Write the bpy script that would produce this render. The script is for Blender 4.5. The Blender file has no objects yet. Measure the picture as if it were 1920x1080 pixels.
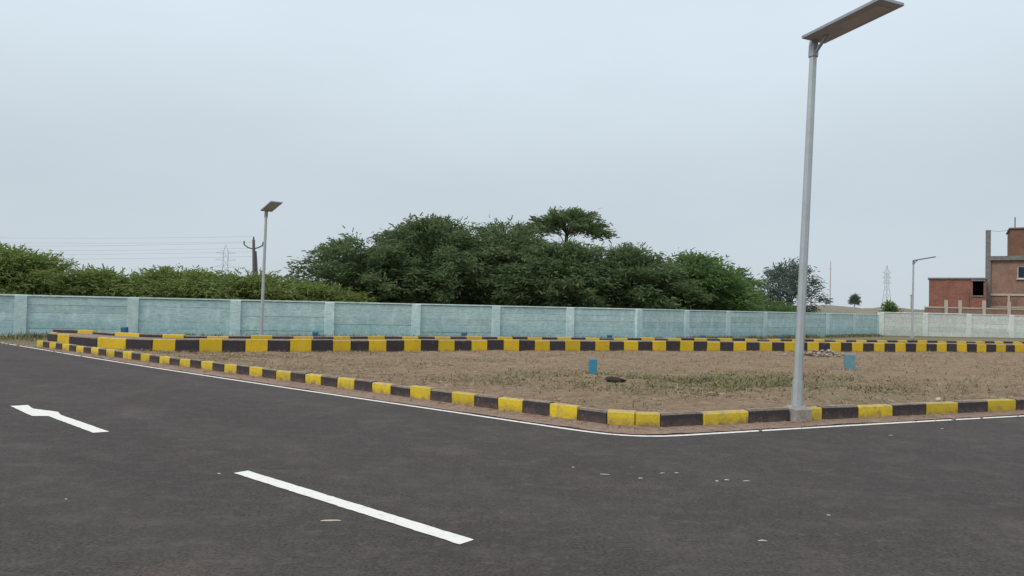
import bpy, math, random
import numpy as np
from mathutils import Vector, Matrix

S = bpy.context.scene
COL = S.collection
R = math.radians
random.seed(7)
rng = np.random.default_rng(7)

# ------------------------------------------------------------------ camera
EYE = 1.65
cam_d = bpy.data.cameras.new('camera')
cam_d.sensor_width = 36.0
cam_d.lens = 26.25
cam_d.clip_start = 0.05
cam_d.clip_end = 6000
cam = bpy.data.objects.new('camera', cam_d)
COL.objects.link(cam)
S.camera = cam
pitch, roll = math.atan(33 / 1400), math.atan(0.023)
Fv = Vector((0, math.cos(pitch), math.sin(pitch)))
R0 = Vector((1, 0, 0))
U0 = R0.cross(Fv)
Rv = R0 * math.cos(roll) + U0 * math.sin(roll)
Uv = -R0 * math.sin(roll) + U0 * math.cos(roll)
M = Matrix((Rv, Uv, -Fv)).transposed().to_4x4()
M.translation = Vector((0, 0, EYE))
cam.matrix_world = M

# ------------------------------------------------------------------ overcast sky and sun
SUN_EL, SUN_AZ = R(48), R(228)          # azimuth clockwise from +Y: behind the viewer, a little to the left
W = bpy.data.worlds.new('World')
S.world = W
W.use_nodes = True
nt = W.node_tree
nt.nodes.clear()
N = nt.nodes.new
wo, bg = N('ShaderNodeOutputWorld'), N('ShaderNodeBackground')
bg.inputs['Strength'].default_value = 0.1
sky = N('ShaderNodeTexSky')
sky.sky_type = 'NISHITA'
sky.sun_disc = False
sky.sun_elevation = SUN_EL
sky.sun_rotation = SUN_AZ
sky.dust_density = 3.0
tc = N('ShaderNodeTexCoord')
sep = N('ShaderNodeSeparateXYZ')
nt.links.new(tc.outputs['Generated'], sep.inputs[0])
ramp = N('ShaderNodeValToRGB')           # overcast cloud: brighter towards the zenith all the way round
cr = ramp.color_ramp
cr.interpolation = 'EASE'
cr.elements[0].position = 0.0
cr.elements[0].color = (0.57, 0.635, 0.69, 1)
cr.elements[1].position = 1.0
cr.elements[1].color = (0.93, 0.97, 1.0, 1)
e = cr.elements.new(0.13); e.color = (0.555, 0.635, 0.695, 1)
e = cr.elements.new(0.36); e.color = (0.675, 0.775, 0.85, 1)
nt.links.new(sep.outputs['Z'], ramp.inputs['Fac'])
mp = N('ShaderNodeMapping')
mp.inputs['Scale'].default_value = (1.0, 1.0, 3.2)
nt.links.new(tc.outputs['Generated'], mp.inputs[0])
nz = N('ShaderNodeTexNoise')
nz.inputs['Scale'].default_value = 2.3
nz.inputs['Detail'].default_value = 4
nz.inputs['Roughness'].default_value = 0.45
nt.links.new(mp.outputs[0], nz.inputs['Vector'])
mr = N('ShaderNodeMapRange')
mr.inputs['From Min'].default_value = 0.3
mr.inputs['From Max'].default_value = 0.7
mr.inputs['To Min'].default_value = 10.3
mr.inputs['To Max'].default_value = 11.2
nt.links.new(nz.outputs['Fac'], mr.inputs['Value'])
mul = N('ShaderNodeVectorMath'); mul.operation = 'SCALE'
nt.links.new(ramp.outputs['Color'], mul.inputs[0])
nt.links.new(mr.outputs[0], mul.inputs['Scale'])
mix = N('ShaderNodeMix'); mix.data_type = 'RGBA'
mix.inputs['Factor'].default_value = 0.93
nt.links.new(sky.outputs[0], mix.inputs['A'])
nt.links.new(mul.outputs[0], mix.inputs['B'])
nt.links.new(mix.outputs['Result'], bg.inputs['Color'])
nt.links.new(bg.outputs[0], wo.inputs[0])

sd = bpy.data.lights.new('sun', 'SUN')
sd.energy = 1.5
sd.angle = R(25)
sd.color = (1.0, 0.96, 0.9)
sun = bpy.data.objects.new('sun', sd)
COL.objects.link(sun)
to_sun = Vector((math.sin(SUN_AZ) * math.cos(SUN_EL), math.cos(SUN_AZ) * math.cos(SUN_EL), math.sin(SUN_EL)))
sun.rotation_euler = to_sun.to_track_quat('Z', 'Y').to_euler()
sun.location = (0, -20, 40)

S.view_settings.view_transform = 'Standard'
S.view_settings.look = 'None'
S.view_settings.gamma = 1.0
S.view_settings.exposure = 0.0
S.view_settings.use_curve_mapping = False
S.render.engine = 'CYCLES'
S.cycles.max_bounces = 5
S.cycles.use_denoising = True

# ------------------------------------------------------------------ helpers
class MB:
    """collects shapes; build() links them as ONE mesh object"""
    def __init__(s):
        s.v, s.f = [], []
    def poly(s, pts):
        n = len(s.v); s.v += [tuple(p) for p in pts]; s.f.append(tuple(range(n, n + len(pts))))
        return s
    def box(s, x0, x1, y0, y1, z0, z1):
        n = len(s.v)
        s.v += [(x0, y0, z0), (x1, y0, z0), (x1, y1, z0), (x0, y1, z0), (x0, y0, z1), (x1, y0, z1), (x1, y1, z1), (x0, y1, z1)]
        s.f += [tuple(n + i for i in q) for q in ((0, 3, 2, 1), (4, 5, 6, 7), (0, 1, 5, 4), (1, 2, 6, 5), (2, 3, 7, 6), (3, 0, 4, 7))]
        return s
    def block(s, L, T, H, c=0.02):
        """kerb block: x 0..L, y 0..T (front at 0), z 0..H, chamfered top and end edges"""
        prof = [(0, 0), (0, H - c), (c, H), (T - c, H), (T, H - c), (T, 0)]
        n = len(s.v); k = len(prof)
        ends = [(0.0, c * .5), (c * .5, 0.0), (L - c * .5, 0.0), (L, c * .5)]
        for x, ins in ends:
            for y, z in prof:
                yy = min(max(y, ins), T - ins); zz = min(z, H - ins)
                s.v.append((x, yy, zz))
        for j in range(3):
            for i in range(k):
                a, b = n + j * k + i, n + j * k + (i + 1) % k
                s.f.append((a, b, b + k, a + k))
        s.f.append(tuple(n + i for i in range(k))[::-1])
        s.f.append(tuple(n + 3 * k + i for i in range(k)))
        return s
    def tube(s, pts, rad, sides=8, cap=True):
        pts = [Vector(p) for p in pts]
        if not hasattr(rad, '__len__'): rad = [rad] * len(pts)
        n = len(s.v)
        for i, p in enumerate(pts):
            d = (pts[min(i + 1, len(pts) - 1)] - pts[max(i - 1, 0)]).normalized()
            a = Vector((1, 0, 0)) if abs(d.x) < .8 else Vector((0, 1, 0))
            u = d.cross(a).normalized(); w = d.cross(u)
            for k in range(sides):
                t = 2 * math.pi * (k + .5) / sides
                s.v.append(tuple(p + (u * math.cos(t) + w * math.sin(t)) * rad[i]))
        for i in range(len(pts) - 1):
            for k in range(sides):
                a, b = n + i * sides + k, n + i * sides + (k + 1) % sides
                s.f.append((a, b, b + sides, a + sides))
        if cap:
            s.f.append(tuple(n + k for k in range(sides))[::-1])
            m = n + (len(pts) - 1) * sides
            s.f.append(tuple(m + k for k in range(sides)))
        return s
    def rock(s, c, r, seed=0, flat=.7):
        rr = random.Random(seed); n = len(s.v)
        t = (1 + 5 ** .5) / 2
        ic = [(-1, t, 0), (1, t, 0), (-1, -t, 0), (1, -t, 0), (0, -1, t), (0, 1, t), (0, -1, -t), (0, 1, -t), (t, 0, -1), (t, 0, 1), (-t, 0, -1), (-t, 0, 1)]
        fc = [(0, 11, 5), (0, 5, 1), (0, 1, 7), (0, 7, 10), (0, 10, 11), (1, 5, 9), (5, 11, 4), (11, 10, 2), (10, 7, 6), (7, 1, 8), (3, 9, 4), (3, 4, 2), (3, 2, 6), (3, 6, 8), (3, 8, 9), (4, 9, 5), (2, 4, 11), (6, 2, 10), (8, 6, 7), (9, 8, 1)]
        a = rr.uniform(0, 6.28); ca, sa = math.cos(a), math.sin(a); sx = rr.uniform(.8, 1.35)
        for x, y, z in ic:
            k = r / 1.9 * rr.uniform(.75, 1.25)
            x, y = x * sx, y / sx
            s.v.append((c[0] + k * (x * ca - y * sa), c[1] + k * (x * sa + y * ca), c[2] + k * z * flat))
        s.f += [tuple(n + i for i in q) for q in fc]
        return s
    def mesh(s, name, m, smooth=False):
        me = bpy.data.meshes.new(name)
        me.from_pydata(s.v, [], s.f)
        me.materials.append(m)
        if smooth: me.polygons.foreach_set('use_smooth', [True] * len(me.polygons))
        me.update()
        return me
    def build(s, name, m, parent=None, smooth=False):
        return link(name, s.mesh(name, m, smooth), parent)

def link(name, me, parent=None, loc=None, rz=None):
    o = bpy.data.objects.new(name, me)
    COL.objects.link(o)
    if parent: o.parent = parent
    if loc is not None: o.location = loc
    if rz is not None: o.rotation_euler = (0, 0, rz)
    return o

def quads_mesh(name, V, m, smooth=False):
    """V: (n,4,3) numpy quads -> mesh, quick"""
    n = len(V)
    me = bpy.data.meshes.new(name)
    me.vertices.add(n * 4); me.loops.add(n * 4); me.polygons.add(n)
    me.vertices.foreach_set('co', V.reshape(-1).astype(np.float32))
    me.loops.foreach_set('vertex_index', np.arange(n * 4, dtype=np.int32))
    me.polygons.foreach_set('loop_start', np.arange(0, n * 4, 4, dtype=np.int32))
    me.update(calc_edges=True)
    me.validate()
    me.materials.append(m)
    return me

def tag(o, label=None, cat=None, group=None, kind=None):
    if label: o['label'] = label
    if cat: o['category'] = cat
    if group: o['group'] = group
    if kind: o['kind'] = kind
    return o

def thing(name, label, cat, loc=(0, 0, 0), rz=0, group=None):
    o = bpy.data.objects.new(name, None)
    COL.objects.link(o)
    o.empty_display_size = .2
    o.location = loc; o.rotation_euler = (0, 0, rz)
    return tag(o, label, cat, group)

# ------------------------------------------------------------------ materials
class NT:
    def __init__(s, name):
        s.m = bpy.data.materials.new(name); s.m.use_nodes = True
        s.t = s.m.node_tree
        s.b = s.t.nodes['Principled BSDF']
        s.tc = s.n('ShaderNodeTexCoord')
        s.geo = s.n('ShaderNodeNewGeometry')
        s.oi = s.n('ShaderNodeObjectInfo')
        s.b.inputs['Specular IOR Level'].default_value = .25
    def n(s, k): return s.t.nodes.new(k)
    def l(s, a, b): s.t.links.new(a, b)
    def pos(s, scale=(1, 1, 1), obj=False):
        mp = s.n('ShaderNodeMapping'); mp.inputs['Scale'].default_value = scale
        s.l(s.tc.outputs['Object'] if obj else s.geo.outputs['Position'], mp.inputs[0])
        return mp.outputs[0]
    def noise(s, scale, detail=4, rough=.55, vec=None, dist=0):
        k = s.n('ShaderNodeTexNoise')
        k.inputs['Scale'].default_value = scale; k.inputs['Detail'].default_value = detail
        k.inputs['Roughness'].default_value = rough; k.inputs['Distortion'].default_value = dist
        s.l(vec if vec is not None else s.geo.outputs['Position'], k.inputs['Vector'])
        return k.outputs['Fac']
    def rng(s, x, a, b, c=0., d=1.):
        k = s.n('ShaderNodeMapRange')
        for i, v in zip(('From Min', 'From Max', 'To Min', 'To Max'), (a, b, c, d)): k.inputs[i].default_value = v
        s.l(x, k.inputs['Value']); return k.outputs[0]
    def math(s, op, a, b=None):
        k = s.n('ShaderNodeMath'); k.operation = op
        for i, v in enumerate((a, b)):
            if v is None: continue
            if isinstance(v, (int, float)): k.inputs[i].default_value = v
            else: s.l(v, k.inputs[i])
        return k.outputs[0]
    def mix(s, f, a, b, mode='MIX'):
        k = s.n('ShaderNodeMix'); k.data_type = 'RGBA'; k.blend_type = mode
        for nm, v in (('Factor', f), ('A', a), ('B', b)):
            if isinstance(v, (int, float)): k.inputs[nm].default_value = v
            elif isinstance(v, tuple): k.inputs[nm].default_value = (*v, 1)
            else: s.l(v, k.inputs[nm])
        return k.outputs['Result']
    def col(s, c):
        if isinstance(c, tuple): s.b.inputs['Base Color'].default_value = (*c, 1)
        else: s.l(c, s.b.inputs['Base Color'])
    def rough(s, v): s.b.inputs['Roughness'].default_value = v
    def bump(s, h, strength=.4, dist=.01):
        k = s.n('ShaderNodeBump'); k.inputs['Strength'].default_value = strength; k.inputs['Distance'].default_value = dist
        s.l(h, k.inputs['Height']); s.l(k.outputs[0], s.b.inputs['Normal'])

def m_asphalt():
    k = NT('asphalt')
    g = k.noise(38, 4, .75)
    g2 = k.noise(9, 6, .72)
    big = k.noise(.35, 5, .62)
    mid = k.noise(2.6, 8, .78, k.pos((.8, 1.2, 1)))
    c = k.mix(k.rng(g, .34, .66), (.022, .0184, .0176), (.102, .0862, .0815))
    c = k.mix(k.rng(big, .38, .64, 0, .5), c, (.044, .0365, .0345))
    c = k.mix(k.rng(mid, .50, .68, 0, .6), c, (.106, .090, .085))
    c = k.mix(k.rng(g2, .54, .70, 0, .65), c, (.118, .101, .095))
    c = k.mix(k.rng(g2, .30, .44, .5, 0), c, (.027, .0225, .0215))
    # faint lanes polished by tyres along the long road, and soil dust lying in drifts
    sp0 = k.n('ShaderNodeSeparateXYZ'); k.l(k.geo.outputs['Position'], sp0.inputs[0])
    across = k.math('ADD', k.math('MULTIPLY', sp0.outputs['X'], .64), k.math('MULTIPLY', sp0.outputs['Y'], .768))
    lane = k.math('SINE', k.math('ADD', k.math('MULTIPLY', across, 2.7), k.math('MULTIPLY', big, 2.0)))
    c = k.mix(k.math('MULTIPLY', k.rng(lane, .2, 1, 0, .30), k.rng(mid, .35, .6)), c, (.098, .084, .078))
    dust = k.math('MULTIPLY', k.rng(k.noise(.8, 6, .7), .54, .70), k.rng(g, .35, .65))
    c = k.mix(k.math('MULTIPLY', dust, .45), c, (.19, .145, .115))
    sp = k.n('ShaderNodeTexVoronoi'); sp.inputs['Scale'].default_value = 22
    k.l(k.geo.outputs['Position'], sp.inputs['Vector'])
    spk = k.math('MULTIPLY', k.rng(sp.outputs['Distance'], .08, .14, 1, 0), k.rng(k.noise(2.2, 4), .55, .68))
    c = k.mix(k.math('MULTIPLY', spk, .7), c, (.24, .21, .19))
    k.col(c); k.rough(.8)
    k.b.inputs['Specular IOR Level'].default_value = .2
    k.bump(k.math('ADD', g, k.math('MULTIPLY', g2, 1.2)), .7, .01)
    return k.m

def m_soil(name, a, b, dry, green=None, gscale=.35, glo=.52, ghi=.68):
    k = NT(name)
    n1 = k.noise(1.7, 7, .68); n2 = k.noise(9, 6, .72); n3 = k.noise(48, 3, .7)
    st = k.noise(5, 5, .7, k.pos((.55, 2.6, 1)))
    c = k.mix(k.rng(n1, .36, .62), a, b)
    c = k.mix(k.rng(st, .46, .62, 0, .9), c, dry)
    st2 = k.noise(3.1, 6, .75, k.pos((.35, 3.4, 1)))
    c = k.mix(k.rng(st2, .50, .62, 0, .7), c, tuple(x * .55 for x in a))
    c = k.mix(k.rng(n2, .50, .66, 0, .85), c, tuple(x * .45 for x in a))
    if green:
        gm = k.math('MULTIPLY', k.rng(k.noise(gscale, 5, .6), glo, ghi), k.rng(n2, .35, .6))
        c = k.mix(gm, c, green)
    c = k.mix(k.rng(n3, .3, .75, 0, .45), c, tuple(min(1, x * 1.5) for x in dry))
    k.col(c); k.rough(.95)
    k.bump(k.math('ADD', n2, n3), .9, .05)
    return k.m

def m_paint(name, c0, under, amount=.62, dirt=(.16, .12, .08), rough=.75, low=.0):
    k = NT(name)
    off = k.n('ShaderNodeVectorMath'); off.operation = 'ADD'
    k.l(k.geo.outputs['Position'], off.inputs[0]); off.inputs[1].default_value = (3.1, 7.7, 1.3)
    n1 = k.noise(7, 6, .65, off.outputs[0]); n2 = k.noise(45, 4, .7); n3 = k.noise(2.2, 4, .6)
    c = k.mix(k.rng(n3, .35, .7, 0, .4), c0, tuple(x * .72 for x in c0))
    hv = k.rng(k.oi.outputs['Random'], 0, 1, .86, 1.08)
    c = k.mix(1.0, c, k.comb(hv), 'MULTIPLY') if hasattr(k, 'comb') else c
    brush = k.noise(5, 5, .7, k.pos((1, 1, 5)))
    c = k.mix(k.rng(brush, .48, .66, 0, .55), c, tuple(x * .78 for x in c0))
    c = k.mix(k.rng(brush, .30, .42, .45, 0), c, tuple(min(.85, x * 1.12 + .015) for x in c0))
    c = k.mix(k.rng(n1, amount, amount + .10, 0, .85), c, under)
    chip = k.math('MULTIPLY', k.rng(k.noise(28, 4, .7, off.outputs[0]), .62, .66), k.rng(n3, .42, .55))
    c = k.mix(chip, c, (.30, .27, .23))
    sepz = k.n('ShaderNodeSeparateXYZ'); k.l(k.geo.outputs['Position'], sepz.inputs[0])
    splash = k.math('MULTIPLY', k.rng(sepz.outputs['Z'], low + .02, low + .13, 1, 0), k.rng(n1, .35, .62))
    c = k.mix(splash, c, dirt)                     # mud splashed up from the ground
    c = k.mix(k.rng(n2, .46, .72, 0, .5), c, dirt)
    sn = k.n('ShaderNodeSeparateXYZ'); k.l(k.geo.outputs['True Normal'], sn.inputs[0])
    dust = k.math('MULTIPLY', k.rng(sn.outputs['Z'], .3, .9), k.rng(n1, .30, .60, .25, .9))
    c = k.mix(dust, c, (.34, .27, .20))            # dust lying on the tops
    k.col(c); k.rough(rough)
    k.bump(k.math('ADD', n1, n2), .35, .01)
    return k.m
def _comb(self, v):
    c = self.n('ShaderNodeCombineColor')
    for i in range(3): self.l(v, c.inputs[i])
    return c.outputs[0]
NT.comb = _comb

def m_roadpaint(name='road_paint', lo=.56, worn=(.42, .39, .37)):
    k = NT(name)
    n1 = k.noise(16, 5, .7); n2 = k.noise(80, 3, .7)
    c = k.mix(k.rng(n1, lo, lo + .16, 0, .7), (.78, .76, .72), worn)
    c = k.mix(k.rng(n2, .55, .75, 0, .35), c, (.35, .32, .30))
    k.col(c); k.rough(.7); k.bump(n2, .3, .004)
    return k.m

def m_wall(name, base, pale, low1, low2, post=False):
    k = NT(name)
    sepz = k.n('ShaderNodeSeparateXYZ'); k.l(k.geo.outputs['Position'], sepz.inputs[0])
    n1 = k.noise(1.3, 6, .65); n2 = k.noise(6, 5, .7, k.pos((.6, .6, 3.0))); n3 = k.noise(3.3, 5, .65, k.pos((1, 1, .35)))
    c = k.mix(k.rng(n1, .35, .68), base, pale)
    c = k.mix(k.rng(n2, .48, .68, 0, .75), c, tuple(x * .60 for x in base))
    c = k.mix(k.rng(n3, .52, .70, 0, .6), c, tuple(min(.9, x * 1.28) for x in pale))
    blot = k.noise(11, 5, .75, k.pos((.7, .7, 1.6)))
    c = k.mix(k.rng(blot, .52, .68, 0, .6), c, tuple(x * .7 for x in base))
    c = k.mix(k.rng(blot, .30, .44, .5, 0), c, tuple(min(.9, x * 1.3) for x in pale))
    # fresh and stained paint in a ragged band along the foot of the wall
    zz = k.math('ADD', sepz.outputs['Z'], k.rng(n1, .2, .8, -.35, .35))
    band = k.rng(zz, .40, .80, 1, 0)
    lowc = k.mix(k.rng(k.noise(4.1, 5, .7), .42, .58), low1, low2)
    c = k.mix(k.math('MULTIPLY', band, k.rng(k.noise(7.3, 5, .75), .42, .60, .1, .9)), c, lowc)
    hv = k.rng(k.oi.outputs['Random'], 0, 1, .88, 1.06)
    c = k.mix(1.0, c, k.comb(hv), 'MULTIPLY')
    k.col(c); k.rough(.85); k.bump(k.math('ADD', n2, k.noise(30, 4, .7)), .35, .012)
    return k.m

def m_simple(name, a, b, scale=6, rough=.7, metal=0, bump=.15, spec=.3):
    k = NT(name)
    n = k.noise(scale, 5, .65)
    k.col(k.mix(k.rng(n, .3, .72), a, b)); k.rough(rough)
    k.b.inputs['Metallic'].default_value = metal
    k.b.inputs['Specular IOR Level'].default_value = spec
    if bump: k.bump(n, bump, .01)
    return k.m

def m_leaf(name, a, b, c2, transl=.25):
    k = NT(name)
    n = k.noise(.9, 4, .7, k.pos((1, 1, 2.2)))
    c = k.mix(k.rng(n, .35, .65), a, b)
    n2 = k.noise(3.2, 3, .7, k.pos((1, 1, 2.6)))
    c = k.mix(k.rng(n2, .56, .66, 0, .8), c, tuple(min(.4, x * 1.35) for x in c2))
    isl = k.geo.outputs['Random Per Island']
    c = k.mix(k.rng(isl, .35, 1, 0, .75), c, c2)
    k.col(c); k.rough(.6)
    k.b.inputs['Specular IOR Level'].default_value = .18
    tr = k.n('ShaderNodeBsdfTranslucent'); k.l(c, tr.inputs['Color'])
    mx = k.n('ShaderNodeMixShader'); mx.inputs[0].default_value = transl
    out = k.t.nodes['Material Output']
    k.l(k.b.outputs[0], mx.inputs[1]); k.l(tr.outputs[0], mx.inputs[2]); k.l(mx.outputs[0], out.inputs['Surface'])
    return k.m

def m_brick(name, a, b, mortar):
    k = NT(name)
    sp = k.n('ShaderNodeSeparateXYZ'); k.l(k.geo.outputs['Position'], sp.inputs[0])
    cb = k.n('ShaderNodeCombineXYZ')
    k.l(k.math('ADD', sp.outputs['X'], sp.outputs['Y']), cb.inputs[0]); k.l(sp.outputs['Z'], cb.inputs[1])
    br = k.n('ShaderNodeTexBrick'); k.l(cb.outputs[0], br.inputs['Vector'])
    br.inputs['Scale'].default_value = 4.2
    br.inputs['Color1'].default_value = (*a, 1); br.inputs['Color2'].default_value = (*b, 1); br.inputs['Mortar'].default_value = (*mortar, 1)
    n = k.noise(.8, 6, .7); n2 = k.noise(5, 4, .7)
    c = k.mix(k.rng(n, .4, .7, 0, .6), br.outputs['Color'], tuple(x * .55 for x in a))
    c = k.mix(k.rng(n2, .5, .75, 0, .5), c, mortar)
    k.col(c); k.rough(.9); k.bump(br.outputs['Fac'], -.3, .01)
    return k.m

MT = {}
MT['asphalt'] = m_asphalt()
MT['soil'] = m_soil('plot_soil', (.205, .128, .080), (.275, .182, .118), (.42, .305, .205), (.165, .145, .068), .22, .50, .66)
MT['soil_red'] = m_soil('shoulder_soil', (.27, .165, .118), (.36, .24, .175), (.44, .33, .26))
MT['ground'] = m_soil('open_ground', (.17, .135, .085), (.21, .175, .10), (.30, .25, .16), (.09, .11, .04), .12, .42, .58)
MT['verge'] = m_soil('verge_soil', (.26, .19, .14), (.31, .24, .18), (.40, .33, .26), (.13, .15, .06), .8, .5, .62)
MT['sand'] = m_soil('sand', (.20, .175, .135), (.25, .22, .175), (.30, .27, .22), (.12, .14, .075), .10, .38, .50)  # distance haze put into the colour: dimmed and turned grey-green
MT['line'] = m_roadpaint()
MT['edge'] = m_roadpaint('edge_paint', .50, (.34, .27, .22))
MT['yellow'] = m_paint('yellow_kerb_paint', (.76, .56, .030), (.42, .34, .14), .56, (.27, .18, .07))
MT['black'] = m_paint('black_kerb_paint', (.042, .038, .046), (.11, .095, .085), .60, (.13, .09, .07))
MT['yellow_far'] = m_paint('yellow_kerb_paint_ochre', (.76, .51, .020), (.40, .30, .10), .58, (.26, .17, .06))
MT['concrete'] = m_simple('concrete', (.24, .20, .165), (.44, .41, .37), 9, .95, 0, .4)
MT['steel'] = m_simple('galvanised_steel', (.40, .425, .43), (.50, .525, .53), 3, .42, .35, .03, .5)
MT['lamp_under'] = m_simple('lamp_housing', (.40, .375, .41), (.47, .44, .48), 5, .6)
MT['lamp_edge'] = m_simple('lamp_rim', (.30, .31, .33), (.38, .39, .41), 5, .4, .4, 0)
MT['led'] = m_simple('lamp_lens', (.45, .42, .45), (.50, .47, .49), 30, .5)
MT['solar'] = m_simple('solar_glass', (.012, .016, .035), (.02, .026, .05), 5, .12)
MT['wall_blue'] = m_wall('blue_wall_paint', (.43, .575, .585), (.53, .665, .665), (.26, .46, .58), (.26, .49, .43))
MT['post_blue'] = m_wall('pale_post_paint', (.56, .715, .71), (.61, .755, .745), (.33, .53, .62), (.38, .57, .53))
MT['wall_white'] = m_wall('whitewash', (.60, .64, .59), (.70, .72, .67), (.40, .52, .54), (.52, .55, .45))
MT['post_white'] = m_wall('pale_whitewash', (.72, .79, .74), (.78, .83, .78), (.52, .62, .60), (.62, .66, .58))
MT['blue'] = m_simple('blue_marker_paint', (.035, .20, .33), (.06, .27, .40), 12, .7)
MT['blue_pale'] = m_simple('pale_blue_marker_paint', (.10, .22, .28), (.18, .30, .34), 12, .8)
MT['blue_dark'] = m_simple('dark_blue_marker_paint', (.03, .09, .16), (.05, .14, .22), 12, .7)
MT['bark'] = m_simple('bark', (.06, .048, .038), (.12, .10, .08), 9, .9, 0, .5)
MT['leaf_main'] = m_leaf('acacia_leaf', (.100, .150, .066), (.132, .185, .080), (.175, .228, .108), .45)
MT['leaf_olive'] = m_leaf('scrub_leaf', (.150, .210, .060), (.190, .245, .070), (.235, .285, .095), .45)
MT['leaf_fresh'] = m_leaf('fresh_leaf', (.098, .178, .058), (.128, .212, .068), (.170, .245, .092), .45)
MT['leaf_grey'] = m_leaf('grey_leaf', (.115, .150, .125), (.140, .178, .150), (.175, .210, .180), .4)  # greyed in the leaf colour itself to stand for haze
MT['dry'] = m_leaf('dry_grass', (.22, .155, .085), (.31, .235, .14), (.44, .36, .23), .2)
MT['weed'] = m_leaf('weed_leaf', (.14, .145, .062), (.19, .18, .085), (.27, .235, .12), .2)
MT['stone'] = m_simple('stone', (.22, .18, .145), (.36, .31, .26), 9, .95, 0, .4)
MT['pit_lump'] = m_simple('pit_lump', (.02, .018, .015), (.04, .034, .028), 9, .95, 0, .4)
MT['paper'] = m_simple('paper', (.34, .32, .285), (.52, .49, .44), 20, .8)
MT['dryleaf'] = m_simple('dry_leaf', (.40, .34, .24), (.52, .46, .34), 20, .8)
MT['brick_red'] = m_brick('red_brick', (.24, .080, .056), (.31, .115, .080), (.30, .21, .17))
MT['brick_brown'] = m_brick('brown_brick', (.25, .135, .095), (.31, .175, .13), (.36, .29, .24))
MT['brick_dark'] = m_brick('dark_brown_brick', (.20, .095, .06), (.23, .115, .075), (.22, .15, .12))
MT['old_concrete'] = m_simple('weathered_concrete', (.14, .14, .135), (.24, .235, .22), 3, .9)
MT['pale_band'] = m_simple('pale_render', (.45, .38, .32), (.55, .47, .40), 3, .9)
MT['dark_open'] = m_simple('unlit_room', (.03, .027, .025), (.04, .036, .033), 3, .9)
MT['frame_white'] = m_simple('white_window_frame', (.6, .6, .58), (.7, .7, .68), 3, .6)
MT['pylon'] = m_simple('pylon_steel', (.28, .31, .34), (.33, .36, .39), 1, .5, 0, 0)
MT['pole_conc'] = m_simple('pole_concrete', (.10, .10, .105), (.16, .16, .16), 4, .9)
MT['wire'] = m_simple('wire_metal', (.16, .17, .19), (.2, .21, .23), 1, .6, 0, 0)
MT['mast'] = m_simple('mast_paint', (.42, .30, .30), (.5, .45, .45), .4, .6, 0, 0)

# ------------------------------------------------------------------ layout in metres (x right, y away, z up)
EDGE = [(-19.6, 27.35), (-17.13, 25.17), (-10.05, 18.93), (-5.77, 15.38), (-3.01, 13.14), (-1.4, 11.88), (0.48, 10.35), (1.05, 9.91), (1.40, 9.72), (1.75, 9.66), (2.10, 9.73), (2.60, 9.95), (4.67, 10.86), (6.32, 11.56), (8.5, 12.48), (45, 27.4)]
NK_A, NK_B = Vector((-15.07, 23.74)), Vector((1.38, 10.565))       # near kerb, long arm
NK_D = (NK_B - NK_A).normalized()
RK_O, RK_D = Vector((3.12, 10.82)), Vector((0.9255, 0.3787)).normalized()   # near kerb, short arm past the corner
FK = [(-14.95, 24.15), (-14.2, 23.45), (-13.3, 22.85), (-12.2, 22.36), (-10.7, 22.06), (-8.94, 22.5), (-5.38, 23.80), (-5.0, 24.22), (-1.44, 25.95), (2.81, 27.60), (7.1, 29.06), (11.85, 30.60), (17.03, 32.20), (22.76, 33.90), (42, 39.6)]
WA, WB, WC, WD = Vector((-19.36, 29.5)), Vector((6.69, 39.2)), Vector((28.49, 58.0)), Vector((39.64, 59.5))

def smooth_path(P, it=2):
    for _ in range(it):
        Q = [P[0]]
        for a, b in zip(P[:-1], P[1:]):
            Q += [(a[0] * .75 + b[0] * .25, a[1] * .75 + b[1] * .25), (a[0] * .25 + b[0] * .75, a[1] * .25 + b[1] * .75)]
        Q.append(P[-1]); P = Q
    return P

class Path:
    def __init__(s, P):
        s.P = [Vector(p) for p in P]
        s.L = [0]
        for a, b in zip(s.P[:-1], s.P[1:]): s.L.append(s.L[-1] + (b - a).length)
    def at(s, d):
        for i in range(len(s.P) - 1):
            if d <= s.L[i + 1] or i == len(s.P) - 2:
                t = (d - s.L[i]) / (s.L[i + 1] - s.L[i])
                return s.P[i] + (s.P[i + 1] - s.P[i]) * t
    def offset(s, o):
        out = []
        for i, p in enumerate(s.P):
            d = (s.P[min(i + 1, len(s.P) - 1)] - s.P[max(i - 1, 0)]).normalized()
            out.append(p + Vector((-d.y, d.x)) * o)
        return Path(out)
    def resample(s, step):
        n = int(s.L[-1] / step); return [s.at(s.L[-1] * i / n) for i in range(n + 1)]
    def nearest_d(s, q):
        best = (1e9, 0)
        for i in range(int(s.L[-1] / .05)):
            dd = (s.at(i * .05) - Vector(q)).length
            if dd < best[0]: best = (dd, i * .05)
        return best[1]

def ribbon(p1, p2, z):
    m = MB()
    n = min(len(p1), len(p2))
    m.v = [(a[0], a[1], z) for a in p1[:n]] + [(a[0], a[1], z) for a in p2[:n]]
    m.f = [(i, i + 1, n + i + 1, n + i) for i in range(n - 1)]
    return m

edge = Path(smooth_path(EDGE, 2))
def fbm(x, y):
    return (math.sin(x * 1.7 + y * .6 + 1) * math.sin(y * 1.9 - x * .4) + .5 * math.sin(x * 4.1 + 2 * math.sin(y * 2.3)) * math.sin(y * 4.7 + 1.3)
            + .3 * math.sin(x * 9.3 + 3 * math.sin(y * 3.1)) * math.sin(y * 10.7 + math.sin(x * 5)))

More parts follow.
